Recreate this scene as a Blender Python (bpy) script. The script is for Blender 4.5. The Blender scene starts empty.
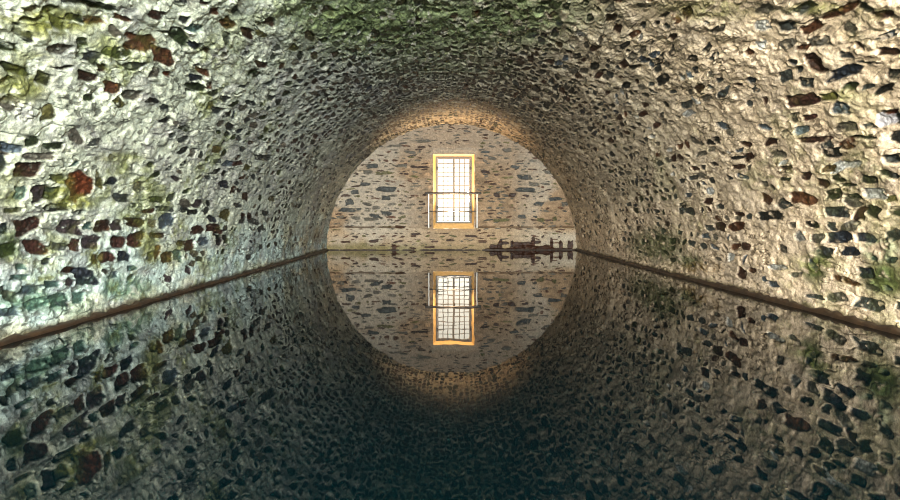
import bpy, math, random
import numpy as np
from mathutils import Vector, Matrix, Euler

random.seed(7)
rng = np.random.default_rng(11)
sc = bpy.context.scene
col = sc.collection

# ------------------------------------------------------------------ place
R = 3.67            # radius of the barrel vault, centred on the water line
D = 18.5            # end wall distance
BACK = -5.5         # wall behind the camera
F = 630.0           # focal length in pixels of the 900 px wide frame
CAM = Vector((-0.205, 0.0, 1.0))
ROT = Euler((math.radians(90 - 3.09), 0, math.radians(-0.455)))
RM = ROT.to_matrix()


def ray(px, py):
    return RM @ Vector(((px - 450) / F, (250 - py) / F, -1.0))


def on_vault(px, py):
    """pixel -> (s, v): arc length from the left water edge, depth"""
    d = ray(px, py)
    a = d.x * d.x + d.z * d.z
    b = 2 * (CAM.x * d.x + CAM.z * d.z)
    c = CAM.x ** 2 + CAM.z ** 2 - R * R
    t = (-b + math.sqrt(b * b - 4 * a * c)) / (2 * a)
    p = CAM + d * t
    return R * math.atan2(p.z, -p.x), p.y


def on_plane(px, py, y=D):
    d = ray(px, py)
    p = CAM + d * ((y - CAM.y) / d.y)
    return p.x, p.z


# ------------------------------------------------------------------ helpers
def lin(r, g, b):
    f = lambda c: (c / 255 / 12.92) if c < 10.3 else ((c / 255 + 0.055) / 1.055) ** 2.4
    return np.array([f(r), f(g), f(b)])


_tab = [rng.random((256, 256)) for _ in range(8)]


def vnoise(x, y, k=0):
    t = _tab[k % 8]
    xi = np.floor(x).astype(np.int64); yi = np.floor(y).astype(np.int64)
    fx = x - xi; fy = y - yi
    fx = fx * fx * (3 - 2 * fx); fy = fy * fy * (3 - 2 * fy)
    x0 = xi & 255; x1 = (xi + 1) & 255; y0 = yi & 255; y1 = (yi + 1) & 255
    return (t[x0, y0] * (1 - fx) + t[x1, y0] * fx) * (1 - fy) + (t[x0, y1] * (1 - fx) + t[x1, y1] * fx) * fy


def fbm(x, y, k=0, o=3):
    a, s, n = 1.0, 0.0, 0.0
    for i in range(o):
        s = s + a * vnoise(x * 2 ** i + 17.3 * i, y * 2 ** i + 5.1 * i, k + i)
        n += a
        a *= 0.5
    return s / n


def sstep(a, b, x):
    t = np.clip((x - a) / (b - a), 0, 1)
    return t * t * (3 - 2 * t)


def tag(o, label=None, cat=None, kind=None, group=None):
    if label: o['label'] = label
    if cat: o['category'] = cat
    if kind: o['kind'] = kind
    if group: o['group'] = group
    return o


def mesh_object(name, verts, faces, mat, parent=None, smooth=False):
    me = bpy.data.meshes.new(name)
    me.from_pydata([tuple(v) for v in verts], [], faces)
    me.update()
    o = bpy.data.objects.new(name, me)
    col.objects.link(o)
    for m in (mat if isinstance(mat, (list, tuple)) else [mat]):
        me.materials.append(m)
    if smooth:
        me.polygons.foreach_set('use_smooth', [True] * len(me.polygons))
    if parent:
        o.parent = parent
    return o


class Bars:
    """boxes and round bars collected into ONE mesh"""
    def __init__(self): self.v = []; self.f = []

    def box(self, x0, x1, y0, y1, z0, z1, bev=0.0):
        n = len(self.v)
        b = min(bev, (x1 - x0) / 2.5, (y1 - y0) / 2.5, (z1 - z0) / 2.5)
        if b <= 0:
            for z in (z0, z1):
                for x, y in ((x0, y0), (x1, y0), (x1, y1), (x0, y1)):
                    self.v.append((x, y, z))
            self.f += [tuple(n + i for i in q) for q in
                       ((3, 2, 1, 0), (4, 5, 6, 7), (0, 1, 5, 4), (1, 2, 6, 5), (2, 3, 7, 6), (3, 0, 4, 7))]
            return
        rings = ((z0, b), (z0 + b, 0), (z1 - b, 0), (z1, b))
        for z, i in rings:
            xa, xb, ya, yb = x0 + i, x1 - i, y0 + i, y1 - i
            c = b * .6 if i == 0 else b * .3
            self.v += [(xa + c, ya, z), (xb - c, ya, z), (xb, ya + c, z), (xb, yb - c, z),
                       (xb - c, yb, z), (xa + c, yb, z), (xa, yb - c, z), (xa, ya + c, z)]
        for k in range(3):
            for i in range(8):
                j = (i + 1) % 8
                self.f.append((n + k * 8 + i, n + k * 8 + j, n + k * 8 + 8 + j, n + k * 8 + 8 + i))
        self.f.append(tuple(n + i for i in range(7, -1, -1)))
        self.f.append(tuple(n + 24 + i for i in range(8)))

    def rod(self, a, b, r, n=12):
        a = Vector(a); b = Vector(b)
        d = (b - a).normalized()
        u = d.orthogonal().normalized(); w = d.cross(u)
        k = len(self.v)
        for p, rr in ((a, r * .8), (a + d * r * .3, r), (b - d * r * .3, r), (b, r * .8)):
            for i in range(n):
                t = 2 * math.pi * i / n
                self.v.append(tuple(p + u * rr * math.cos(t) + w * rr * math.sin(t)))
        for q in range(3):
            for i in range(n):
                j = (i + 1) % n
                self.f.append((k + q * n + i, k + q * n + j, k + q * n + n + j, k + q * n + n + i))
        self.f.append(tuple(k + i for i in range(n - 1, -1, -1)))
        self.f.append(tuple(k + 3 * n + i for i in range(n)))

    def build(self, name, mat, parent=None):
        return mesh_object(name, self.v, self.f, mat, parent)


# ------------------------------------------------------------------ materials
def new_mat(name):
    m = bpy.data.materials.new(name)
    m.use_nodes = True
    nt = m.node_tree
    return m, nt, nt.nodes['Principled BSDF']


def simple_mat(name, rgb, rough=0.6, metal=0.0, noise=18, amount=0.35, bump=0.3):
    m, nt, p = new_mat(name)
    N = nt.nodes; L = nt.links
    c = lin(*rgb)
    tc = N.new('ShaderNodeTexCoord')
    no = N.new('ShaderNodeTexNoise'); no.inputs['Scale'].default_value = noise; no.inputs['Detail'].default_value = 6
    L.new(tc.outputs['Object'], no.inputs['Vector'])
    rp = N.new('ShaderNodeValToRGB')
    rp.color_ramp.elements[0].position = 0.3; rp.color_ramp.elements[1].position = 0.7
    rp.color_ramp.elements[0].color = (*(c * (1 - amount)), 1)
    rp.color_ramp.elements[1].color = (*np.minimum(c * (1 + amount * .6), 1), 1)
    L.new(no.outputs['Fac'], rp.inputs['Fac']); L.new(rp.outputs['Color'], p.inputs['Base Color'])
    p.inputs['Roughness'].default_value = rough; p.inputs['Metallic'].default_value = metal
    b = N.new('ShaderNodeBump'); b.inputs['Strength'].default_value = bump; b.inputs['Distance'].default_value = 0.01
    L.new(no.outputs['Fac'], b.inputs['Height']); L.new(b.outputs['Normal'], p.inputs['Normal'])
    return m


def masonry_mat(name, fine=70.0):
    m, nt, p = new_mat(name)
    N = nt.nodes; L = nt.links
    at = N.new('ShaderNodeAttribute'); at.attribute_name = 'masonry_tint'
    mk = N.new('ShaderNodeAttribute'); mk.attribute_name = 'stone_mask'
    tc = N.new('ShaderNodeTexCoord')
    n1 = N.new('ShaderNodeTexNoise'); n1.inputs['Scale'].default_value = fine; n1.inputs['Detail'].default_value = 5
    n1.inputs['Roughness'].default_value = 0.65
    n2 = N.new('ShaderNodeTexNoise'); n2.inputs['Scale'].default_value = fine * .28; n2.inputs['Detail'].default_value = 4
    L.new(tc.outputs['Object'], n1.inputs['Vector']); L.new(tc.outputs['Object'], n2.inputs['Vector'])
    r1 = N.new('ShaderNodeMapRange')
    r1.inputs['From Min'].default_value = 0.3; r1.inputs['From Max'].default_value = 0.7
    r1.inputs['To Min'].default_value = 0.46; r1.inputs['To Max'].default_value = 1.26
    L.new(n1.outputs['Fac'], r1.inputs['Value'])
    r2 = N.new('ShaderNodeMapRange')
    r2.inputs['From Min'].default_value = 0.3; r2.inputs['From Max'].default_value = 0.7
    r2.inputs['To Min'].default_value = 0.8; r2.inputs['To Max'].default_value = 1.12
    L.new(n2.outputs['Fac'], r2.inputs['Value'])
    mu = N.new('ShaderNodeMath'); mu.operation = 'MULTIPLY'
    L.new(r1.outputs['Result'], mu.inputs[0]); L.new(r2.outputs['Result'], mu.inputs[1])
    sc_ = N.new('ShaderNodeVectorMath'); sc_.operation = 'SCALE'
    L.new(at.outputs['Color'], sc_.inputs[0]); L.new(mu.outputs['Value'], sc_.inputs['Scale'])
    L.new(sc_.outputs['Vector'], p.inputs['Base Color'])
    ro = N.new('ShaderNodeMapRange')
    ro.inputs['To Min'].default_value = 0.85; ro.inputs['To Max'].default_value = 0.5
    L.new(mk.outputs['Fac'], ro.inputs['Value']); L.new(ro.outputs['Result'], p.inputs['Roughness'])
    p.inputs['Specular IOR Level'].default_value = 0.25
    b = N.new('ShaderNodeBump'); b.inputs['Strength'].default_value = 0.55; b.inputs['Distance'].default_value = 0.012
    L.new(n1.outputs['Fac'], b.inputs['Height']); L.new(b.outputs['Normal'], p.inputs['Normal'])
    return m


M_VAULT = masonry_mat('vault_masonry')
M_END = masonry_mat('end_wall_masonry', 45.0)
M_REVEAL = simple_mat('ochre_reveal_plaster', (228, 198, 136), 0.85, 0, 14, 0.2)
M_FRAME = simple_mat('grey_window_paint', (96, 92, 86), 0.6, 0, 30, 0.15, 0.1)
M_IRON = simple_mat('weathered_iron', (62, 59, 55), 0.5, 0.3, 40, 0.3, 0.2)
M_GALV = simple_mat('galvanised_post', (205, 204, 200), 0.4, 0.2, 40, 0.15, 0.1)
M_FOOT = simple_mat('wet_brown_footing', (42, 28, 14), 0.55, 0, 9, 0.5, 0.6)
M_REAR = simple_mat('rear_plaster', (170, 165, 150), 0.9, 0, 3, 0.2)

m, nt, p = new_mat('window_glass')
nt.nodes.remove(p)
tr = nt.nodes.new('ShaderNodeBsdfTransparent'); tr.inputs['Color'].default_value = (.96, .97, .95, 1)
gl = nt.nodes.new('ShaderNodeBsdfGlossy'); gl.inputs['Roughness'].default_value = 0.03
fr = nt.nodes.new('ShaderNodeFresnel'); fr.inputs['IOR'].default_value = 1.45
mx = nt.nodes.new('ShaderNodeMixShader')
nt.links.new(fr.outputs['Fac'], mx.inputs['Fac']); nt.links.new(tr.outputs['BSDF'], mx.inputs[1])
nt.links.new(gl.outputs['BSDF'], mx.inputs[2]); nt.links.new(mx.outputs['Shader'], nt.nodes['Material Output'].inputs['Surface'])
M_GLASS = m

m, nt, p = new_mat('still_dark_water')
p.inputs['Base Color'].default_value = (0.0004, 0.003, 0.004, 1)
p.inputs['Roughness'].default_value = 0.015
p.inputs['IOR'].default_value = 1.333
tc = nt.nodes.new('ShaderNodeTexCoord')
mp = nt.nodes.new('ShaderNodeMapping'); mp.inputs['Scale'].default_value = (1.0, 0.45, 1.0)
w1 = nt.nodes.new('ShaderNodeTexNoise'); w1.inputs['Scale'].default_value = 3.6; w1.inputs['Detail'].default_value = 1.5
bp = nt.nodes.new('ShaderNodeBump'); bp.inputs['Strength'].default_value = 0.08; bp.inputs['Distance'].default_value = 0.012
nt.links.new(tc.outputs['Object'], mp.inputs['Vector']); nt.links.new(mp.outputs['Vector'], w1.inputs['Vector'])
nt.links.new(w1.outputs['Fac'], bp.inputs['Height']); nt.links.new(bp.outputs['Normal'], p.inputs['Normal'])
M_WATER = m

# ------------------------------------------------------------------ stone colours
PAL = {
    'red': (74, 38, 22), 'brn': (64, 41, 27), 'dbr': (46, 31, 24), 'mar': (50, 31, 27), 'blk': (26, 28, 26),
    'grn': (34, 42, 26), 'nav': (32, 37, 44), 'blu': (62, 72, 80), 'tea': (64, 86, 82), 'pur': (50, 44, 46),
    'gry': (78, 75, 67), 'lgr': (142, 144, 142), 'lav': (182, 182, 192), 'olv': (72, 70, 40), 'slt': (47, 51, 50),
    'wet': (48, 26, 12),
}
PALL = {k: lin(*v) for k, v in PAL.items()}

# stones read from the photograph: centre, size, tilt (deg, clockwise), colour -- turned into places on the vault
VAULT_STONES = """
41 156 26 7 0 gry|28 170 26 14 0 dbr|2 164 10 16 0 nav|80 187 22 24 -18 red|41 194 20 15 -20 pur|54 193 12 12 0 grn|58 178 14 6 0 nav
21 192 12 12 0 tea|58 208 22 8 0 blk|111 182 12 8 0 nav|98 180 8 16 0 olv|12 210 18 5 0 blk|80 212 12 4 0 slt|31 141 13 8 0 grn|53 146 18 6 0 grn
12 148 18 8 0 blu|26 226 26 16 -8 mar|2 229 10 12 0 nav|71 228 22 14 0 pur|88 226 10 8 0 tea|102 226 16 11 0 dbr|116 225 10 10 0 pur
7 249 18 14 0 grn|35 247 22 15 -10 mar|58 246 16 7 0 slt|74 245 9 12 0 mar|91 243 16 14 0 pur|116 242 11 10 0 mar|47 261 10 7 0 nav
95 260 7 10 0 dbr|107 258 13 10 0 mar|69 270 15 6 0 dbr|68 282 9 7 0 pur|86 277 21 16 -6 nav|29 290 22 8 -8 blu|51 284 14 6 0 tea
9 296 15 10 0 mar|58 301 18 13 0 nav|78 297 12 10 0 tea|18 277 20 5 -5 tea|20 267 10 6 0 tea|36 304 20 9 -15 tea|8 311 20 8 -5 blu
123 198 14 8 0 slt|140 187 11 11 0 gry|157 200 14 6 0 grn|185 203 12 7 0 gry|198 203 9 8 0 pur|150 211 12 5 0 dbr|165 209 15 5 0 slt|192 212 11 5 0 blk
166 222 15 12 -10 blu|135 222 19 9 -6 dbr|152 223 8 8 0 gry|197 230 13 8 0 dbr|213 228 15 7 -4 mar|137 239 18 14 -8 mar|120 241 14 11 -8 mar
157 235 14 5 0 dbr|180 243 9 5 0 dbr|190 246 9 10 0 mar|218 239 6 10 0 pur|202 241 10 8 0 blu|158 253 5 13 8 red|167 258 10 11 0 dbr|151 256 6 8 0 slt
178 256 8 10 0 tea|123 257 13 10 0 nav|188 270 6 7 0 pur|199 259 7 5 0 nav|131 268 8 5 0 tea|113 275 10 6 -10 blu
76 2 28 7 5 blk|50 10 16 8 0 grn|102 7 24 8 5 grn|94 21 22 8 5 brn|30 18 22 5 0 blk|76 19 16 8 0 grn|82 43 11 11 0 grn|22 33 22 9 40 blk|9 47 22 9 20 grn
17 70 28 8 20 grn|46 80 13 12 0 blk|62 67 18 4 -8 blk|88 77 20 10 10 dbr|102 69 8 8 30 dbr|111 87 16 11 0 brn|90 97 12 7 0 grn|12 80 12 5 20 grn
157 15 15 9 25 dbr|140 42 30 15 15 brn|163 56 21 14 8 brn|122 18 14 5 18 brn|195 44 10 8 15 nav|206 50 6 5 15 dbr|203 72 12 6 15 brn|196 78 13 6 10 nav
195 88 16 9 0 grn|209 85 8 6 15 brn|168 74 8 6 30 red|154 72 12 9 0 gry|132 94 18 10 0 gry|193 27 14 9 10 tea|183 18 8 7 0 slt|168 32 16 4 0 blk|203 2 10 4 0 mar
214 11 10 8 0 brn|229 24 12 10 30 brn|268 21 10 9 20 mar|247 34 12 9 20 dbr|310 37 10 9 20 mar|329 12 12 9 0 dbr|262 64 12 7 0 dbr|236 11 6 14 -10 slt
401 3 10 7 0 mar|375 33 8 11 0 grn|476 14 8 7 0 red|507 20 9 9 -20 dbr|611 18 9 9 0 dbr|617 29 8 8 0 dbr|687 12 10 11 0 dbr|594 67 9 7 0 blk|577 57 8 5 0 blk
662 80 12 9 -20 blk|626 86 7 6 0 blk|536 99 7 4 0 dbr|255 75 12 7 15 grn|250 103 10 5 10 slt|237 163 12 5 -5 mar|264 158 14 6 0 slt|228 164 9 6 0 blu
803 100 30 12 -12 mar|818 65 18 12 0 dbr|786 77 13 11 0 slt|844 73 30 10 -12 nav|807 82 14 9 0 slt|799 68 8 8 20 slt|829 96 16 8 -8 olv|850 88 16 8 -10 grn
842 109 18 12 0 blu|884 90 20 6 -22 blk|868 87 14 5 -15 slt|895 73 14 10 0 blk|810 140 29 6 -5 dbr|847 127 22 9 -5 gry|808 118 12 5 -8 mar|864 137 24 3 5 blk
830 154 18 9 -15 blk|885 120 16 14 0 lav|889 113 14 5 0 red|896 120 9 14 0 slt|894 157 12 6 0 blk|787 168 10 5 5 dbr|806 176 9 8 0 dbr|822 183 12 8 5 dbr
829 169 11 6 0 dbr|833 195 14 11 0 blk|853 197 17 5 8 blk|848 185 15 3 -4 blk|869 179 16 8 0 blk|801 199 22 11 5 brn|836 212 24 9 6 slt|860 214 11 11 0 dbr
874 212 13 12 15 blk|895 211 11 9 0 blk|874 194 20 10 10 lgr|837 238 23 11 6 nav|865 238 17 8 4 nav|893 236 16 11 0 nav|892 174 18 5 15 blk|892 158 14 7 -8 slt
853 164 18 6 -8 lgr|892 199 10 6 0 olv|714 141 12 7 -5 blk|746 145 10 6 15 dbr|771 142 12 7 -8 dbr|736 158 14 3 0 blk|738 167 12 4 0 dbr|702 154 9 5 0 gry
785 179 10 4 0 blk|693 178 8 4 0 slt|765 199 9 9 0 brn|769 216 22 8 5 blk|709 201 7 6 0 dbr|739 214 10 4 0 dbr|720 227 10 8 20 dbr|737 227 14 8 0 brn
682 205 6 5 0 blk|772 188 6 6 30 gry|824 253 21 11 12 slt|850 252 18 8 10 nav|866 273 18 10 8 nav|893 260 11 7 8 nav|875 259 9 6 0 tea|867 304 28 11 6 slt
836 298 20 9 0 gry|815 297 18 4 5 slt|784 249 9 7 15 gry|772 284 10 6 0 blu|741 273 8 9 20 dbr|777 267 18 5 5 lgr|898 306 6 8 0 slt|718 259 6 3 0 gry
805 8 20 10 -20 slt|838 12 34 8 -18 brn|865 7 16 10 0 slt|884 14 24 7 -8 dbr|786 27 16 10 0 slt|810 29 18 8 -18 brn|850 29 14 11 20 gry|888 35 24 6 -20 blu
817 61 18 13 20 dbr|860 46 10 5 20 dbr|846 55 12 6 15 slt|868 63 22 3 3 blk|888 52 20 8 -8 dbr|820 42 20 8 0 gry|802 48 12 4 -10 brn
225 185 9 7 0 nav|233 190 5 7 20 dbr|247 168 6 6 30 olv|245 197 6 8 15 dbr|226 215 8 10 20 olv|218 232 9 5 -10 mar|218 239 5 8 0 blk|225 240 5 8 0 blk
254 222 9 6 0 slt|262 229 7 6 -10 slt|250 216 5 6 10 dbr|243 216 4 6 10 dbr|272 199 7 5 0 olv|237 205 6 5 0 slt|213 219 8 6 0 nav|266 213 6 5 0 slt
"""

END_STONES = """
386 189 20 5 0 slt|349 210 18 4 0 slt|386 213 10 4 0 slt|349 202 7 6 0 slt|372 166 11 4 0 slt|383 173 14 3 0 olv|367 172 8 4 0 gry|419 167 16 2 0 dbr
386 198 8 4 0 slt|367 204 8 3 0 gry|370 219 13 3 0 gry|376 208 8 3 0 gry|355 192 7 4 0 slt|365 184 9 3 0 slt|400 227 10 2.5 0 dbr|346 242 9 2 0 wet|374 241 9 3 0 wet
394 247 4 6 0 wet|423 141 12 3 0 gry|394 146 12 2 0 gry|525 177 14 5 3 slt|526 190 17 4 3 slt|534 184 10 4 0 gry|555 199 11 3.5 0 slt|539 204 9 4 0 slt
508 150 8 4 0 gry|515 167 9 3 0 slt|512 195 7 3.5 0 dbr|497 195 6 4 0 dbr|522 217 8 4 0 slt|540 220 7 4 0 olv|500 220 15 3 0 olv|565 204 6 4 0 gry|555 219 4 4 0 olv
486 172 8 3 0 dbr|495 248 10 6 0 wet|503 243 10 3 0 wet|500 246 4 9 0 wet|512 245 3 7 0 wet|519 246 9 9 0 wet|526 246 7 9 0 wet|532.5 244 4 12 0 wet|542 248 14 5 0 wet
551.5 245 3 11 0 wet|561 246 3.5 9 0 wet|570 245 5 9 0 wet|536 242 9 3 0 wet|450 240 8 2.5 0 dbr|470 236 12 2 0 dbr|416 234 9 2 0 dbr|430 247 9 2 0 wet
375 216 9 3 0 slt|537 249.5 84 2.6 0 wet|522 249 24 5 0 wet|545 249 20 5 0 wet|402 166 9 3 0 gry|410 152 10 3 0 gry|356 218 8 3 0 gry|492 158 8 3 0 gry|548 172 7 3 0 gry|340 217 7 2.5 0 gry|486 152 9 2 0 slt
"""

# moss and algae: pixel ellipse, strength, colour
MOSS = """
58 22 60 18 0.75 yg|20 85 40 22 0.7 yg|30 60 30 14 0.5 yg|105 42 22 10 0.4 yg|75 202 30 9 0.75 yg|62 185 16 14 0.8 yg|10 245 22 22 0.7 dg|30 300 45 16 0.55 tg
95 258 10 14 0.7 yg|150 245 14 26 0.6 yg|125 287 40 14 0.65 tg|180 255 30 14 0.3 yg|10 190 20 30 0.4 yg|50 240 14 10 0.4 yg|120 158 26 8 0.5 yg|70 305 40 16 0.4 tg
815 268 16 20 0.75 dg|885 280 34 26 0.75 dg|880 250 24 12 0.4 tg|655 245 34 22 0.6 dg|610 260 18 8 0.5 dg|690 262 18 10 0.6 dg|840 95 22 8 0.5 yg|800 265 30 12 0.3 yg
400 25 120 38 0.8 cg|500 20 80 34 0.65 cg|340 15 60 26 0.75 cg|290 8 40 14 0.5 cg|440 60 90 22 0.4 cg|560 10 60 20 0.35 cg|700 8 60 14 0.4 yg|815 8 40 8 0.5 yg|880 12 30 8 0.4 yg
310 235 20 12 0.35 og|700 268 25 8 0.4 og
"""
MOSSC = {'yg': lin(112, 116, 54), 'dg': lin(54, 70, 30), 'tg': lin(84, 118, 96), 'cg': lin(98, 114, 76), 'og': lin(120, 92, 44)}


def parse(txt):
    for line in txt.strip().splitlines():
        for e in line.split('|'):
            q = e.split()
            yield [float(x) for x in q[:5]] + [q[5]] if len(q) == 6 else None


class Field:
    """a sheet of rubble masonry over two surface coordinates (p across courses, q along courses)"""
    def __init__(self, p, q):
        self.p, self.q = p, q
        self.P, self.Q = np.meshgrid(p, q, indexing='xy')          # rows = q
        self.H = np.zeros_like(self.P)
        self.M = np.zeros_like(self.P)
        self.T = np.zeros(self.P.shape + (3,))
        self.wob = fbm(self.P * 14, self.Q * 9, 2, 3) - .5

    def window(self, c, A, B, k=1.35):
        hp = (abs(A[0]) + abs(B[0])) * k; hq = (abs(A[1]) + abs(B[1])) * k
        i0, i1 = np.searchsorted(self.q, (c[1] - hq, c[1] + hq))
        j0, j1 = np.searchsorted(self.p, (c[0] - hp, c[0] + hp))
        return (slice(i0, i1), slice(j0, j1)) if i1 > i0 and j1 > j0 else None

    def local(self, w, c, A, B):
        det = A[0] * B[1] - A[1] * B[0]
        dp = self.P[w] - c[0]; dq = self.Q[w] - c[1]
        return (dp * B[1] - dq * B[0]) / det, (-dp * A[1] + dq * A[0]) / det

    def bump(self, c, A, B, h, n=3.0):
        w = self.window(c, A, B, 1.0)
        if not w: return
        a, b = self.local(w, c, A, B)
        d = (np.abs(a) ** n + np.abs(b) ** n) ** (1 / n)
        self.H[w] += h * sstep(1.0, 0.55, d)

    def stone(self, c, A, B, rgb, depth, n=3.2, ragged=0.5, soft=0.16, patchy=0.0, over=False):
        w = self.window(c, A, B)
        if not w: return
        a, b = self.local(w, c, A, B)
        # irregular outline: bent sides, cut corners, ragged edge
        a = a + 0.18 * np.sin(2.1 * b + random.uniform(0, 6)) + random.uniform(-.12, .12) * b
        b = b + 0.15 * np.sin(2.3 * a + random.uniform(0, 6))
        t = random.uniform(0, 6.28)
        cut = (a * math.cos(t) + b * math.sin(t)) * random.uniform(.68, .95)
        d = np.maximum((np.abs(a) ** n + np.abs(b) ** n) ** (1 / n), cut)
        d = d + ragged * self.wob[w]
        msk = sstep(1.0 + soft / 2, 1.0 - soft / 2, d)
        if patchy:
            msk = msk * sstep(.5 - .3 * (1 - patchy), .62, fbm(self.P[w] * 22 + 9, self.Q[w] * 12, 5, 3) + (1 - patchy) * .35)
        m = self.M[w]
        new = np.maximum(m, msk) if not over else msk + m * (1 - msk)
        f = np.where(new > 1e-6, msk / np.maximum(new, 1e-6), 0)
        vary = (1 + 1.3 * (fbm(self.P[w] * 34 + c[0], self.Q[w] * 20, 3, 3) - .5)) * (1 + 0.7 * sstep(.62, .75, vnoise(self.P[w] * 60, self.Q[w] * 45, 1)))
        self.T[w] = self.T[w] * (1 - f[..., None]) + (rgb * vary[..., None]) * f[..., None]
        self.M[w] = new
        self.H[w] -= depth * msk


def pixel_stone(fld, e, where, depth):
    px, py, w, h, tilt, kind = e
    t = math.radians(tilt)
    ux, uy = math.cos(t), math.sin(t)
    c = where(px, py)
    a0, a1 = where(px - uy * -h * -.5, py + ux * -h * .5), where(px + uy * -h * .5 * -1 * -1, py + ux * h * .5)
    b0, b1 = where(px - ux * w * .5, py - uy * w * .5), where(px + ux * w * .5, py + uy * w * .5)
    a0 = where(px + uy * h * .5, py - ux * h * .5); a1 = where(px - uy * h * .5, py + ux * h * .5)
    A = ((a1[0] - a0[0]) / 2 * 1.08, (a1[1] - a0[1]) / 2 * 1.08)
    B = ((b1[0] - b0[0]) / 2 * 1.08, (b1[1] - b0[1]) / 2 * 1.08)
    fld.stone(c, A, B, PALL[kind] * random.uniform(.8, 1.15), depth, n=random.uniform(3, 6), ragged=.6, over=True, patchy=0 if kind == 'wet' else .12 if kind in ('red', 'brn', 'dbr', 'mar', 'nav', 'pur') else .3)


def courses(fld, p0, p1, q0, q1, hr, lr, decide, wave):
    """lay random stones course by course; decide(p, q) -> (exposure chance, patchiness, palette)"""
    p = p0
    while p < p1:
        h = random.uniform(*hr)
        q = q0 - random.uniform(0, .5)
        while q < q1:
            l = random.uniform(*lr) * random.choice((.7, 1, 1, 1.3))
            c = (p + h / 2 + wave * math.sin(q * .9 + p * 1.7) + random.uniform(-.015, .015), q + l / 2)
            ch, patchy, pal, sh = decide(*c)
            k = random.uniform(.48, .88)
            A = (h / 2 * k, random.uniform(-.03, .03)); B = (random.uniform(-.02, .02), l / 2 * min(.95, k * 1.1))
            fld.bump(c, (h / 2 * 1.02, 0), (0, l / 2 * 1.02), random.uniform(.2, 1) * .020 * min(1, h / .16))
            i, j = np.searchsorted(fld.q, c[1]), np.searchsorted(fld.p, c[0])
            if random.random() < ch and fld.free[min(i, fld.free.shape[0] - 1), min(j, fld.free.shape[1] - 1)]:
                rgb = PALL[random.choice(pal)] * random.uniform(.75, 1.35)
                fld.stone(c, (A[0] * sh, A[1]), (B[0], B[1] * sh), rgb, random.uniform(.01, .035), n=random.uniform(2.2, 3.6), ragged=.75, patchy=patchy)
            q += l + random.uniform(.0, .04)
        p += h


def sheet_mesh(name, X, Y, Z, keep, tint, mask, mats):
    nr, nc = X.shape
    co = np.stack([X, Y, Z], -1).reshape(-1, 3).astype(np.float32)
    idx = np.arange(nr * nc).reshape(nr, nc)
    q = np.stack([idx[:-1, :-1], idx[:-1, 1:], idx[1:, 1:], idx[1:, :-1]], -1)
    q = q[keep] if keep is not None else q.reshape(-1, 4)
    used = np.zeros(nr * nc, bool); used[q.ravel()] = True
    remap = np.cumsum(used) - 1
    co = co[used]; q = remap[q]
    tint = tint.reshape(-1, 3)[used]; mask = mask.reshape(-1)[used]
    me = bpy.data.meshes.new(name)
    me.vertices.add(len(co)); me.vertices.foreach_set('co', co.ravel())
    me.loops.add(q.size); me.loops.foreach_set('vertex_index', q.ravel().astype(np.int32))
    me.polygons.add(len(q)); me.polygons.foreach_set('loop_start', (np.arange(len(q)) * 4).astype(np.int32))
    me.polygons.foreach_set('use_smooth', np.ones(len(q), bool))
    me.update(calc_edges=True)
    a = me.attributes.new('masonry_tint', 'FLOAT_COLOR', 'POINT')
    a.data.foreach_set('color', np.concatenate([tint, np.ones((len(co), 1))], 1).astype(np.float32).ravel())
    b = me.attributes.new('stone_mask', 'FLOAT', 'POINT')
    b.data.foreach_set('value', mask.astype(np.float32))
    me.validate()
    o = bpy.data.objects.new(name, me)
    col.objects.link(o)
    for m_ in mats: me.materials.append(m_)
    return o


# ------------------------------------------------------------------ the vault
ARC = math.pi * R
qs = [BACK - .05]
while qs[-1] < D + .05:
    y = qs[-1]
    qs.append(y + (0.12 if y < 2.5 else min(.035, max(.009, y * y / (F * R) * .62))))
q = np.array(qs)
p = np.linspace(-.25, ARC + .25, 1700)
V = Field(p, q)
P, Q = V.P, V.Q

ang = P / R                                   # 0 left water edge .. pi right water edge
crown = np.exp(-((ang - math.pi / 2) / .62) ** 2)
right = sstep(.9, 2.2, ang)
low = np.minimum(P, ARC - P)                  # height along the arc above the water

# reserved spots for the stones read from the photograph
V.free = np.ones(P.shape, bool)
vs = list(parse(VAULT_STONES))
for e in vs:
    (x, y, w, h, t, k) = e
    cs = [on_vault(x + dx, y + dy) for dx in (-w * .62, w * .62) for dy in (-h * .7, h * .7)]
    i0, i1 = np.searchsorted(q, (min(c[1] for c in cs), max(c[1] for c in cs)))
    j0, j1 = np.searchsorted(p, (min(c[0] for c in cs), max(c[0] for c in cs)))
    V.free[i0:i1, j0:j1] = False

PL = ['slt', 'gry', 'grn', 'blk', 'gry', 'olv', 'slt']
PLOW = ['tea', 'slt', 'blu', 'gry', 'nav', 'slt', 'pur', 'grn']
PC = ['blk', 'grn', 'slt', 'dbr', 'blk', 'slt', 'gry', 'blk', 'nav', 'dbr']
PR = ['slt', 'gry', 'dbr', 'blk', 'gry', 'slt', 'brn', 'lgr', 'blu']


def vault_rule(s, v):
    a = s / R
    hl = min(s, ARC - s)
    if hl < .22: return 0, 0, PL, 1
    cr = math.exp(-((a - math.pi / 2) / .7) ** 2)
    far = min(1, max(0, (v - 6.5) / 4))
    if a < 1.1:        # left flank
        ch = .28 + (.58 if hl > 2.1 else .26) * far
        pal = PC + ['slt', 'gry'] if v > 8 else PLOW if hl < 1.5 else PL
        pat = .35 * (1 - far)
    elif a < 2.0:      # crown
        ch = .36 + .58 * far
        pal = PC; pat = .35 * (1 - far)
    else:              # right flank
        ch = .36 + (.46 if hl > 2.6 else .2) * far
        pal = PR if v < 10 else PC + ['gry', 'slt']
        pat = .42 * (1 - far)
    if v > 13 and hl < 3.0: ch *= .62; pat = .4
    if v > 16: ch *= .8
    return ch, pat, pal, 1.0 + .12 * far * (hl > 3.6) - .06 * far * (hl < 3.0)


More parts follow.
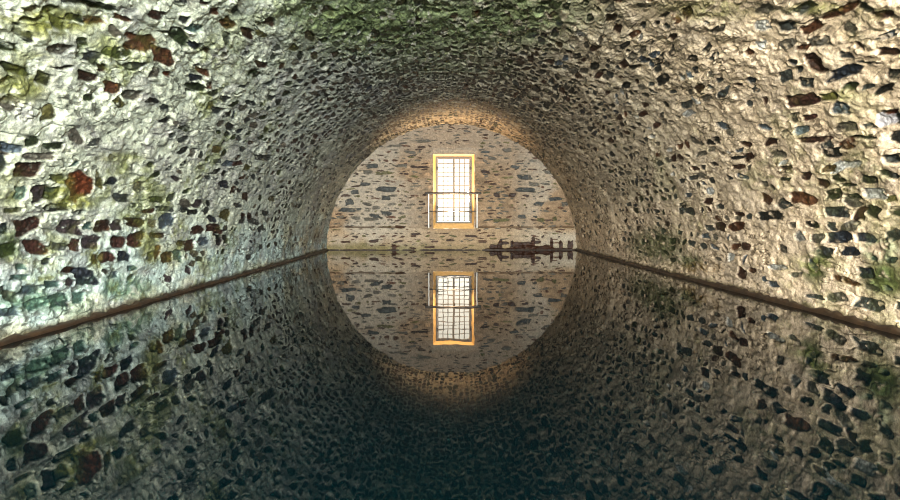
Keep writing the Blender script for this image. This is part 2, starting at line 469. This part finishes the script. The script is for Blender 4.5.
courses(V, .02, ARC - .02, 2.6, D, (.085, .155), (.17, .34), vault_rule, .035)
for e in vs:
    pixel_stone(V, e, on_vault, random.uniform(.015, .03))

# mortar relief: lumps, flakes dragged along the courses, trowelled ridges
n1 = fbm(P * 3.2, Q * 1.9, 0, 3) - .5
n2 = fbm(P * 11 + Q * 2.2, Q * 5.0 - P * 1.5, 3, 3) - .5
n3 = 1 - np.abs(2 * fbm(P * 8 + Q * 1.3 + 40, Q * 4.2, 6, 2) - 1)      # ridges
fine = fbm(P * 40, Q * 30, 4, 2) - .5
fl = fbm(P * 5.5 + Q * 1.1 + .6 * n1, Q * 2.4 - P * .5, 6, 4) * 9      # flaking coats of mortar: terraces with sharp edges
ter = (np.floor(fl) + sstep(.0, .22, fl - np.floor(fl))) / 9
near_flake = (.35 + .65 * sstep(11, 6, Q)) * (.3 + .7 * sstep(1.2, 3.0, low))
V.H += .045 * n1 + (.10 * near_flake * (ter - .5) + (.010 + .012 * sstep(1, 3, low)) * n2 + .010 * (n3 - .7)) * (1 - .4 * V.M) + .010 * fine * (1 + V.M)
# joints: thin open cracks between mortar beds on the right flank
cr_ = np.abs(fbm(P * 7 + 80, Q * 2.6, 5, 3) - .5)
crack = sstep(.018, .004, cr_) * sstep(.45, .6, fbm(P * 1.7 + 3, Q * 1.5, 1, 2)) * (1 - V.M)
V.H -= .02 * crack

# the mortar's own colour: lime white on the left, cream on the right, algae grey-green at the crown
base = lin(204, 212, 192)[None, None] * (1 - right[..., None]) + lin(214, 194, 168)[None, None] * right[..., None]
cg = lin(134, 150, 140)[None, None] * (1 - right[..., None]) + lin(148, 150, 128)[None, None] * right[..., None]
base = base * (1 - .75 * crown[..., None]) + cg * .75 * crown[..., None]
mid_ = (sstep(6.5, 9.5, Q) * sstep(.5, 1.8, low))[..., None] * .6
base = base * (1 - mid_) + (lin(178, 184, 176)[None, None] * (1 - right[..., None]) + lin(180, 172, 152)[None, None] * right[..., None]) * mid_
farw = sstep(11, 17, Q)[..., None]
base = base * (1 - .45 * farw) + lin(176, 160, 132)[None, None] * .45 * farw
blot = fbm(P * 1.3, Q * .8, 2, 4)
base = base * (1 + .55 * (blot[..., None] - .5))
# blue-white lime bloom near the water on the left
bloom = sstep(1.5, .2, P) * .75 * sstep(.35, .65, fbm(P * 3 + 7, Q * 2, 6, 3))
base = base * (1 - bloom[..., None]) + lin(184, 212, 214)[None, None] * bloom[..., None]
sett = sstep(.5, .62, fbm(P * 9 + 30, Q * 5 + 11, 7, 3)) * .4
base = base * (1 - sett[..., None] * .55)

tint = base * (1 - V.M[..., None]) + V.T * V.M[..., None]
tint = tint * (1 - crack[..., None] * .6)
fk = sstep(.585, .66, fbm(P * 27 + 5 + 2 * n1, Q * 12 + 60, 5, 3)) * sstep(.36, .56, fbm(P * 2.1 + 31, Q * 1.3, 0, 3)) * (1 - V.M) * .75
fkc = lin(60, 60, 50)[None, None] * (1 - right[..., None]) + lin(72, 58, 42)[None, None] * right[..., None]
tint = tint * (1 - fk[..., None]) + fkc * fk[..., None]
V.H -= .006 * fk
grey = sstep(.5, .7, fbm(P * 5 + 70, Q * 2.6 + 8, 2, 4)) * (1 - V.M) * .5     # bare grey patches where the lime wash has gone
tint = tint * (1 - grey[..., None]) + (lin(138, 138, 140)[None, None] * (1 - right[..., None]) + lin(152, 140, 124)[None, None] * right[..., None]) * grey[..., None]
ed = fl - np.floor(fl)                                             # shade under the broken edges of the mortar coats, painted into the tint
edge_shade = sstep(.0, .06, ed) * sstep(.26, .12, ed) * sstep(.47, .62, fbm(P * 2.3 + 9, Q * 1.6, 3, 3)) * (.35 + .65 * sstep(.8, 2.4, low)) * (1 - V.M) * .62
tint = tint * (1 - edge_shade[..., None]) + lin(44, 46, 34)[None, None] * edge_shade[..., None]
mn = .5 * fbm(P * 6 + 3, Q * 4, 1, 4) + .5 * fbm(P * 17 + 3, Q * 10, 4, 3)
for line in MOSS.strip().splitlines():
    for e in line.split('|'):
        x, y, rx, ry, st, k = e.split()
        x, y, rx, ry, st = map(float, (x, y, rx, ry, st))
        c = on_vault(x, y)
        l_, r_ = on_vault(x - rx, y), on_vault(x + rx, y)
        u_, d_ = on_vault(x, max(y - ry, -20)), on_vault(x, y + ry)
        B = ((r_[0] - l_[0]) / 2, (r_[1] - l_[1]) / 2); A = ((d_[0] - u_[0]) / 2, (d_[1] - u_[1]) / 2)
        w = V.window(c, A, B, 1.3)
        if not w: continue
        a, b = V.local(w, c, A, B)
        dd = np.sqrt(a * a + b * b)
        g = sstep(1.25, .35, dd + .9 * (mn[w] - .5)) * sstep(.37, .55, mn[w] + .06) * min(.95, st * 1.3)
        g = g * (1 - .45 * V.M[w])
        tint[w] = tint[w] * (1 - g[..., None]) + MOSSC[k] * (.7 + .6 * vnoise(P[w] * 30, Q[w] * 22, 3))[..., None] * g[..., None]
# damp dark tide mark just above the water
gl_ = sstep(.52, .66, .5 * mn + .5 * fbm(P * 1.6, Q * 1.1 + 20, 2, 3)) * (sstep(1.25, .6, ang) * .62 + sstep(2.2, 2.7, ang) * .3) * sstep(14, 8, Q) * (1 - .6 * V.M)
tint = tint * (1 - gl_[..., None]) + lin(112, 122, 58)[None, None] * gl_[..., None]
tide = sstep(.10, .03, low + .06 * (fbm(Q * 6, P * 2, 2, 3) - .5)) * .85
tint = tint * (1 - tide[..., None]) + lin(70, 62, 36)[None, None] * tide[..., None]

rad = R - V.H
X = -np.cos(ang) * rad; Zc = np.sin(ang) * rad
under = P < 0; over_ = P > ARC                                  # the walls carry on straight down below the water
X = np.where(under, -rad, np.where(over_, rad, X))
Zc = np.where(under, P, np.where(over_, ARC - P, Zc))
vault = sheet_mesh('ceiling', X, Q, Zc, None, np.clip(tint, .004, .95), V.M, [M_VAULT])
tag(vault, 'long rubble stone barrel vault with lime mortar rising from the water on both sides', 'vault', 'structure')

# ------------------------------------------------------------------ the end wall
WX0, WZ1 = on_plane(433, 154); WX1, WZ0 = on_plane(474.2, 228.6)
gx = np.unique(np.concatenate([np.linspace(-R - .08, R + .08, 560), [WX0, WX1]]))
gz = np.unique(np.concatenate([np.linspace(-.25, R + .08, 330), [WZ0, WZ1]]))
E = Field(gz, gx)                                               # p = height, q = along the wall
P, Q = E.P, E.Q
E.free = np.ones(P.shape, bool)
es = list(parse(END_STONES))
ep = lambda x, y: on_plane(x, y)[::-1]
for e in es:
    c = ep(e[0], e[1]); k = D / F
    i0, i1 = np.searchsorted(gx, (c[1] - e[2] * k * .6, c[1] + e[2] * k * .6))
    j0, j1 = np.searchsorted(gz, (c[0] - e[3] * k * .7, c[0] + e[3] * k * .7))
    E.free[i0:i1, j0:j1] = False
lw = np.searchsorted(gx, (WX0 - .12, WX1 + .12)); hw = np.searchsorted(gz, (WZ0 - .1, WZ1 + .22))
E.free[lw[0]:lw[1], hw[0]:hw[1]] = False
PE = ['gry', 'slt', 'dbr', 'gry', 'brn', 'dbr', 'olv', 'gry']


def end_rule(z, x):
    if z < .1: return .1, .3, ['wet', 'dbr'], 1
    if z < .62: return .6, .55, ['brn', 'dbr', 'olv', 'gry', 'brn'], .8
    return .78, .6, PE, .82


courses(E, .02, R, -R, R, (.05, .11), (.14, .40), end_rule, .01)
for e in es:
    pixel_stone(E, e, ep, .02)
n1 = fbm(P * 3, Q * 2, 0, 3) - .5
n2 = fbm(P * 12, Q * 6, 3, 3) - .5
E.H += .03 * n1 + .03 * n2 + .008 * (fbm(P * 45, Q * 30, 4, 2) - .5)
zc = on_plane(400, 227.2)[1] + .02 * (fbm(Q * 3, P * 0, 2, 3) - .5)
groove = sstep(.035, .012, np.abs(P - zc)) * sstep(.3, .5, fbm(Q * 5, P, 1, 3))
E.H += .035 * sstep(zc + .02, zc - .02, P) - .03 * groove
near_win = (Q > WX0 - .02) & (Q < WX1 + .02) & (P > WZ0 - .02) & (P < WZ1 + .02)
fade = np.maximum(np.maximum(WX0 - Q, Q - WX1), np.maximum(WZ0 - P, P - WZ1))
E.H *= sstep(0, .1, fade)
base = lin(142, 121, 97)[None, None] * (1 + .5 * (fbm(P * 1.5, Q * 1.2, 2, 4)[..., None] - .5)) * (1 + .9 * (fbm(P * 14, Q * 8, 5, 3)[..., None] - .5))
bt = sstep(zc + .02, zc - .02, P)[..., None] * .6
base = base * (1 - bt) + lin(170, 150, 122)[None, None] * bt
cool = (sstep(.6, 2.6, np.abs(Q - .5)) * sstep(.4, .65, fbm(P * 1.2 + 4, Q * .9, 5, 3)))[..., None] * .5
base = base * (1 - cool) + lin(176, 176, 166)[None, None] * cool
high = (sstep(2.0, 3.3, P + .5 * (fbm(P * 2, Q * 1.5, 6, 3) - .5)) * .55)[..., None]  # light falloff towards the top of the wall, painted in as grey
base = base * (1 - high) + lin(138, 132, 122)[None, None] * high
lint = (sstep(.06, 0, np.maximum(np.abs(Q - (WX0 + WX1) / 2) - (WX1 - WX0) / 2 - .03, np.abs(P - WZ1 - .08) - .07)))[..., None] * .6
base = base * (1 - lint) + lin(150, 142, 128)[None, None] * lint
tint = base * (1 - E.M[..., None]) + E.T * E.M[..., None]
tint = tint * (1 - groove[..., None] * .7) + lin(70, 46, 28)[None, None] * groove[..., None] * .7
# green-brown damp at the foot, more of it on the left
gg = (1 - E.M)[..., None] * (sstep(.28, .05, P + .2 * (fbm(Q * 4, P * 3, 6, 3) - .5)) * (.35 + .35 * sstep(.2, -1.5, Q)))[..., None]
tint = tint * (1 - gg) + lin(104, 100, 58)[None, None] * gg
fm = lambda k: (k[:-1] + k[1:]) / 2
cx, cz = np.meshgrid(fm(gx), fm(gz), indexing='ij')
keep = (cx ** 2 + np.maximum(cz, 0) ** 2 < (R + .07) ** 2) & ~((cx > WX0) & (cx < WX1) & (cz > WZ0) & (cz < WZ1))
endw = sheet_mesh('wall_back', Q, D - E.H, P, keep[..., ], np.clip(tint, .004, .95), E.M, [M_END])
tag(endw, 'round-headed rubble stone end wall with the barred window at the far end', 'wall', 'structure')

# splayed reveal of the window opening, as a trim of its own
FY = D + .36
FX0, FZ1 = on_plane(435.6, 156.2, FY); FX1, FZ0 = on_plane(471.8, 223.4, FY)
rv, rf = [], []
rings = [(D - .004, WX0, WX1, WZ0, WZ1), (FY, FX0, FX1, FZ0, FZ1), (FY + .16, FX0, FX1, FZ0, FZ1)]
NS = 14
for y, a, b, c, d in rings:
    for (xa, za), (xb, zb) in (((a, c), (b, c)), ((b, c), (b, d)), ((b, d), (a, d)), ((a, d), (a, c))):
        for i in range(NS):
            t = i / NS
            j = .006 if y < FY else 0
            rv.append((xa + (xb - xa) * t + random.uniform(-j, j), y, za + (zb - za) * t + random.uniform(-j, j)))
n = NS * 4
for k in range(2):
    for i in range(n):
        j = (i + 1) % n
        rf.append((k * n + i, k * n + j, k * n + n + j, k * n + n + i))
# outer thickness so that the wall is solid round the opening
reveal = mesh_object('trim_1', rv, rf, M_REVEAL)
tag(reveal, 'ochre plastered splayed reveal round the barred window', 'window reveal', 'structure')

# ------------------------------------------------------------------ window
win = bpy.data.objects.new('window_1', None); col.objects.link(win)
tag(win, 'tall bright window of two small-paned casements in the end wall', 'window', 'structure')
t = .05
b = Bars()
y0, y1 = FY + .02, FY + .09
b.box(FX0, FX0 + t, y0, y1, FZ0, FZ1, .006); b.box(FX1 - t, FX1, y0, y1, FZ0, FZ1, .006)
b.box(FX0 + t, FX1 - t, y0, y1, FZ1 - t, FZ1, .006); b.box(FX0 + t, FX1 - t, y0, y1, FZ0, FZ0 + t * .9, .006)
b.build('window_frame', M_FRAME, win)
mid = (FX0 + FX1) / 2
for k in range(2):
    x0, x1 = (FX0 + t + .004, mid - .003) if k == 0 else (mid + .003, FX1 - t - .004)
    z0, z1 = FZ0 + t + .01, FZ1 - t - .006
    s = .026
    b = Bars()
    yy0, yy1 = FY + .0, FY + .05
    b.box(x0, x0 + s, yy0, yy1, z0, z1, .005); b.box(x1 - s, x1, yy0, yy1, z0, z1, .005)
    b.box(x0 + s, x1 - s, yy0, yy1, z0, z0 + s, .005); b.box(x0 + s, x1 - s, yy0, yy1, z1 - s, z1, .005)
    leaf = b.build('casement', M_FRAME, win)
    g = Bars()
    for i in range(1, 3):
        xx = x0 + s + (x1 - x0 - 2 * s) * i / 3
        g.box(xx - .013, xx + .013, FY + .012, FY + .036, z0 + s, z1 - s, .003)
    for i in range(1, 14):
        zz = z0 + s + (z1 - z0 - 2 * s) * i / 14
        g.box(x0 + s, x1 - s, FY + .010, FY + .034, zz - .0115, zz + .0115, .003)
    g.build('glazing_bars', M_FRAME, leaf)
    pn = Bars(); pn.box(x0 + s * .6, x1 - s * .6, FY + .038, FY + .042, z0 + s * .6, z1 - s * .6)
    pn.build('glass', M_GLASS, leaf)
    for zf in (.22, .84):
        h = Bars(); zz = z0 + (z1 - z0) * zf
        xh = x0 - .012 if k == 0 else x1 + .012
        h.rod((xh, FY - .012, zz - .05), (xh, FY - .012, zz + .05), .013)
        h.box(xh - .03, xh + .03, FY - .008, FY + .004, zz - .035, zz + .035, .002)
        h.build('hinge', M_IRON, leaf)
b = Bars(); b.box(mid - .014, mid + .014, FY - .018, FY + .002, FZ0 + t + .01, FZ1 - t - .006, .004)
b.build('cover_strip', M_FRAME, win)
hz = FZ0 + (FZ1 - FZ0) * .45
b = Bars(); b.rod((mid + .03, FY - .03, hz - .05), (mid + .03, FY - .03, hz + .05), .010)
b.box(mid + .02, mid + .04, FY - .03, FY + .002, hz - .012, hz + .012, .003)
b.build('handle', M_IRON, win)

# ------------------------------------------------------------------ guard rail
RY = D - .16
ra, rz = on_plane(425.3, 193.2, RY); rb, _ = on_plane(480.8, 193.2, RY)
ma, mz = on_plane(431.5, 211.2, RY); mb, _ = on_plane(476.5, 211.2, RY)
pa, pz1 = on_plane(428.7, 194, RY); pb, pz0 = on_plane(477.0, 228, RY)
rail = bpy.data.objects.new('guard_rail', None); col.objects.link(rail)
rail.location = ((ra + rb) / 2, RY, pz0)
tag(rail, 'metal guard rail with two pale posts across the lower half of the bright window', 'guard rail')
off = Vector(rail.location)


def rpart(bars, name, mat):
    bars.v = [tuple(Vector(v) - off) for v in bars.v]
    o = bars.build(name, mat, rail)
    return o


b = Bars(); b.rod((ra, RY, rz), (rb, RY, rz), .030, 14)
for x in (ra, rb): b.rod((x + (.012 if x == ra else -.012), RY, rz), (x + (-.012 if x == ra else .012), RY, rz), .037, 14)
tag(rpart(b, 'top_rail', M_IRON), 'thick dark top rail')
b = Bars(); b.rod((pa - .0, RY, mz), (pb + .0, RY, mz), .014)
tag(rpart(b, 'middle_rail', M_IRON), 'thin dark middle rail')
for x in (pa, pb):
    b = Bars(); b.rod((x, RY, pz0), (x, RY, rz - .02), .020)
    tag(rpart(b, 'post', M_GALV), 'pale upright post')
    for z in (pz0 + .06, rz):
        b = Bars(); b.rod((x, RY + .005, z), (x, D + .05, z), .014)
        b.box(x - .04, x + .04, D - .055, D + .02, z - .04, z + .04, .004)
        rpart(b, 'wall_bracket', M_IRON)


# ------------------------------------------------------------------ brown footing at the water line
def footing(name, path, inward, label, hgt, wid, seed):
    """path: (x, y) points along the wall; a lumpy wet kerb with a ragged top edge"""
    rr = random.Random(seed)
    vv, ff = [], []
    prof = ((0.10, -.16), (wid, -.16), (wid * 1.02, -.02), (wid, .5), (wid * .72, .92), (wid * .3, 1.0), (-.10, 1.06))
    for i, (x, y, u) in enumerate(path):
        lump = .7 + .75 * float(fbm(np.array([u * 5.0 + seed]), np.array([.3]), 2, 3)[0]) * 1.0 - .1
        lump2 = float(fbm(np.array([u * 3.0 + 50 + seed]), np.array([.7]), 4, 3)[0]) - .5
        drip = float(vnoise(np.array([u * 17.0]), np.array([.1]), 3)[0])
        for k, (o_, z) in enumerate(prof):
            zz = z if z < -.1 else z * hgt * (lump + ((1.0 if k > 4 else .5) * (drip - .5) if k > 3 else 0))
            oo = o_ + (lump2 * .05 if 0 < k < 6 else 0) + rr.uniform(-.004, .004)
            vv.append((x + inward[0] * oo, y + inward[1] * oo, zz))
    m_ = len(prof)
    for i in range(len(path) - 1):
        for k in range(m_ - 1):
            ff.append((i * m_ + k, i * m_ + k + 1, (i + 1) * m_ + k + 1, (i + 1) * m_ + k))
    o = mesh_object(name, vv, ff, M_FOOT, None, True)
    return tag(o, label, 'footing', 'structure')


ys = [2.5]
while ys[-1] < D: ys.append(ys[-1] + .02 + ys[-1] * .004)
ys[-1] = D + .02
footing('trim_2', [(-R, y, y) for y in ys], (1, 0), 'brown wet mortar ledge along the water at the left foot of the vault', .038, .055, 1)
footing('trim_3', [(R, y, y + 31) for y in ys], (-1, 0), 'brown wet mortar ledge along the water at the right foot of the vault', .046, .06, 2)
xs = np.linspace(-R, R, 240)
footing('trim_4', [(x, D, x + 77) for x in xs], (0, -1), 'thin dark tide ledge at the foot of the end wall', .032, .05, 3)

# ------------------------------------------------------------------ water
nx, ny = 24, 80
wv = [(-R + .04 + (2 * R - .08) * i / nx, BACK + (D - .03 - BACK) * j / ny, 0) for j in range(ny + 1) for i in range(nx + 1)]
wf = [(j * (nx + 1) + i, j * (nx + 1) + i + 1, (j + 1) * (nx + 1) + i + 1, (j + 1) * (nx + 1) + i) for j in range(ny) for i in range(nx)]
water = mesh_object('water', wv, wf, M_WATER, None, True)
tag(water, 'still dark teal water mirroring the vault and the window', 'water', 'stuff')

# ------------------------------------------------------------------ wall behind the camera
bv = [(-math.cos(math.pi * i / 32) * (R + .05), BACK, math.sin(math.pi * i / 32) * (R + .05)) for i in range(33)] + [(R, BACK, -.2), (-R, BACK, -.2)]
bv += [(x, y - .4, z) for x, y, z in bv]
n = len(bv) // 2
bf = [tuple(range(n)), tuple(range(2 * n - 1, n - 1, -1))] + [(i, i + n, (i + 1) % n + n, (i + 1) % n) for i in range(n)]
rear = mesh_object('wall_front', bv, bf, M_REAR)
tag(rear, 'plain plastered wall closing the vault behind the viewer', 'wall', 'structure')

# ------------------------------------------------------------------ light
wd = bpy.data.worlds.new('daylight'); sc.world = wd; wd.use_nodes = True
bg = wd.node_tree.nodes['Background']
bg.inputs['Color'].default_value = (1.0, .90, .76, 1); bg.inputs['Strength'].default_value = 2.3


def area(name, loc, rot, sx, sy, power, rgb, portal=False):
    l = bpy.data.lights.new(name, 'AREA'); l.shape = 'RECTANGLE'; l.size = sx; l.size_y = sy
    l.energy = power; l.color = rgb
    if portal: l.cycles.is_portal = True
    o = bpy.data.objects.new(name, l); o.location = loc; o.rotation_euler = rot; col.objects.link(o)
    return o


area('window_daylight', ((FX0 + FX1) / 2, FY + .2, (FZ0 + FZ1) / 2), (math.radians(-90), 0, 0), FX1 - FX0, FZ1 - FZ0, 1, (1, 1, 1), True)
# added fill lamps, out of view at the rear wall: left warm, right cool
for side, rgb, pw in ((-1, (1.0, .91, .77), 3700), (1, (.93, .98, .97), 3500)):
    area('rear_fill', (side * 1.9, BACK + .06, 2.35), (math.radians(90), 0, 0), 1.1, .75, pw, rgb)
sp = bpy.data.lights.new('sill_fill_spot', 'SPOT'); sp.energy = 950; sp.color = (1.0, .64, .36); sp.shadow_soft_size = .15  # added warm spot at the sill, makes the glow on the crown
sp.spot_size = math.radians(104); sp.spot_blend = 1.0
so = bpy.data.objects.new('sill_fill_spot', sp); col.objects.link(so)
so.location = ((WX0 + WX1) / 2, D - .02, WZ0 + .03); so.rotation_euler = Vector((0, -.12, 1)).to_track_quat('-Z', 'Y').to_euler()

# ------------------------------------------------------------------ camera and view
cd = bpy.data.cameras.new('camera'); cam = bpy.data.objects.new('camera', cd); col.objects.link(cam)
cam.location = CAM; cam.rotation_euler = ROT
cd.sensor_fit = 'HORIZONTAL'; cd.sensor_width = 36; cd.lens = 36 * F / 900
cd.clip_start = .05; cd.clip_end = 200
sc.camera = cam
sc.view_settings.view_transform = 'Standard'; sc.view_settings.look = 'None'
sc.view_settings.gamma = 1; sc.view_settings.use_curve_mapping = False
sc.view_settings.exposure = 0.22
sc.cycles.use_denoising = True
sc.cycles.filter_width = 1.0
sc.cycles.max_bounces = 10; sc.cycles.diffuse_bounces = 6
sc.cycles.sample_clamp_indirect = 6
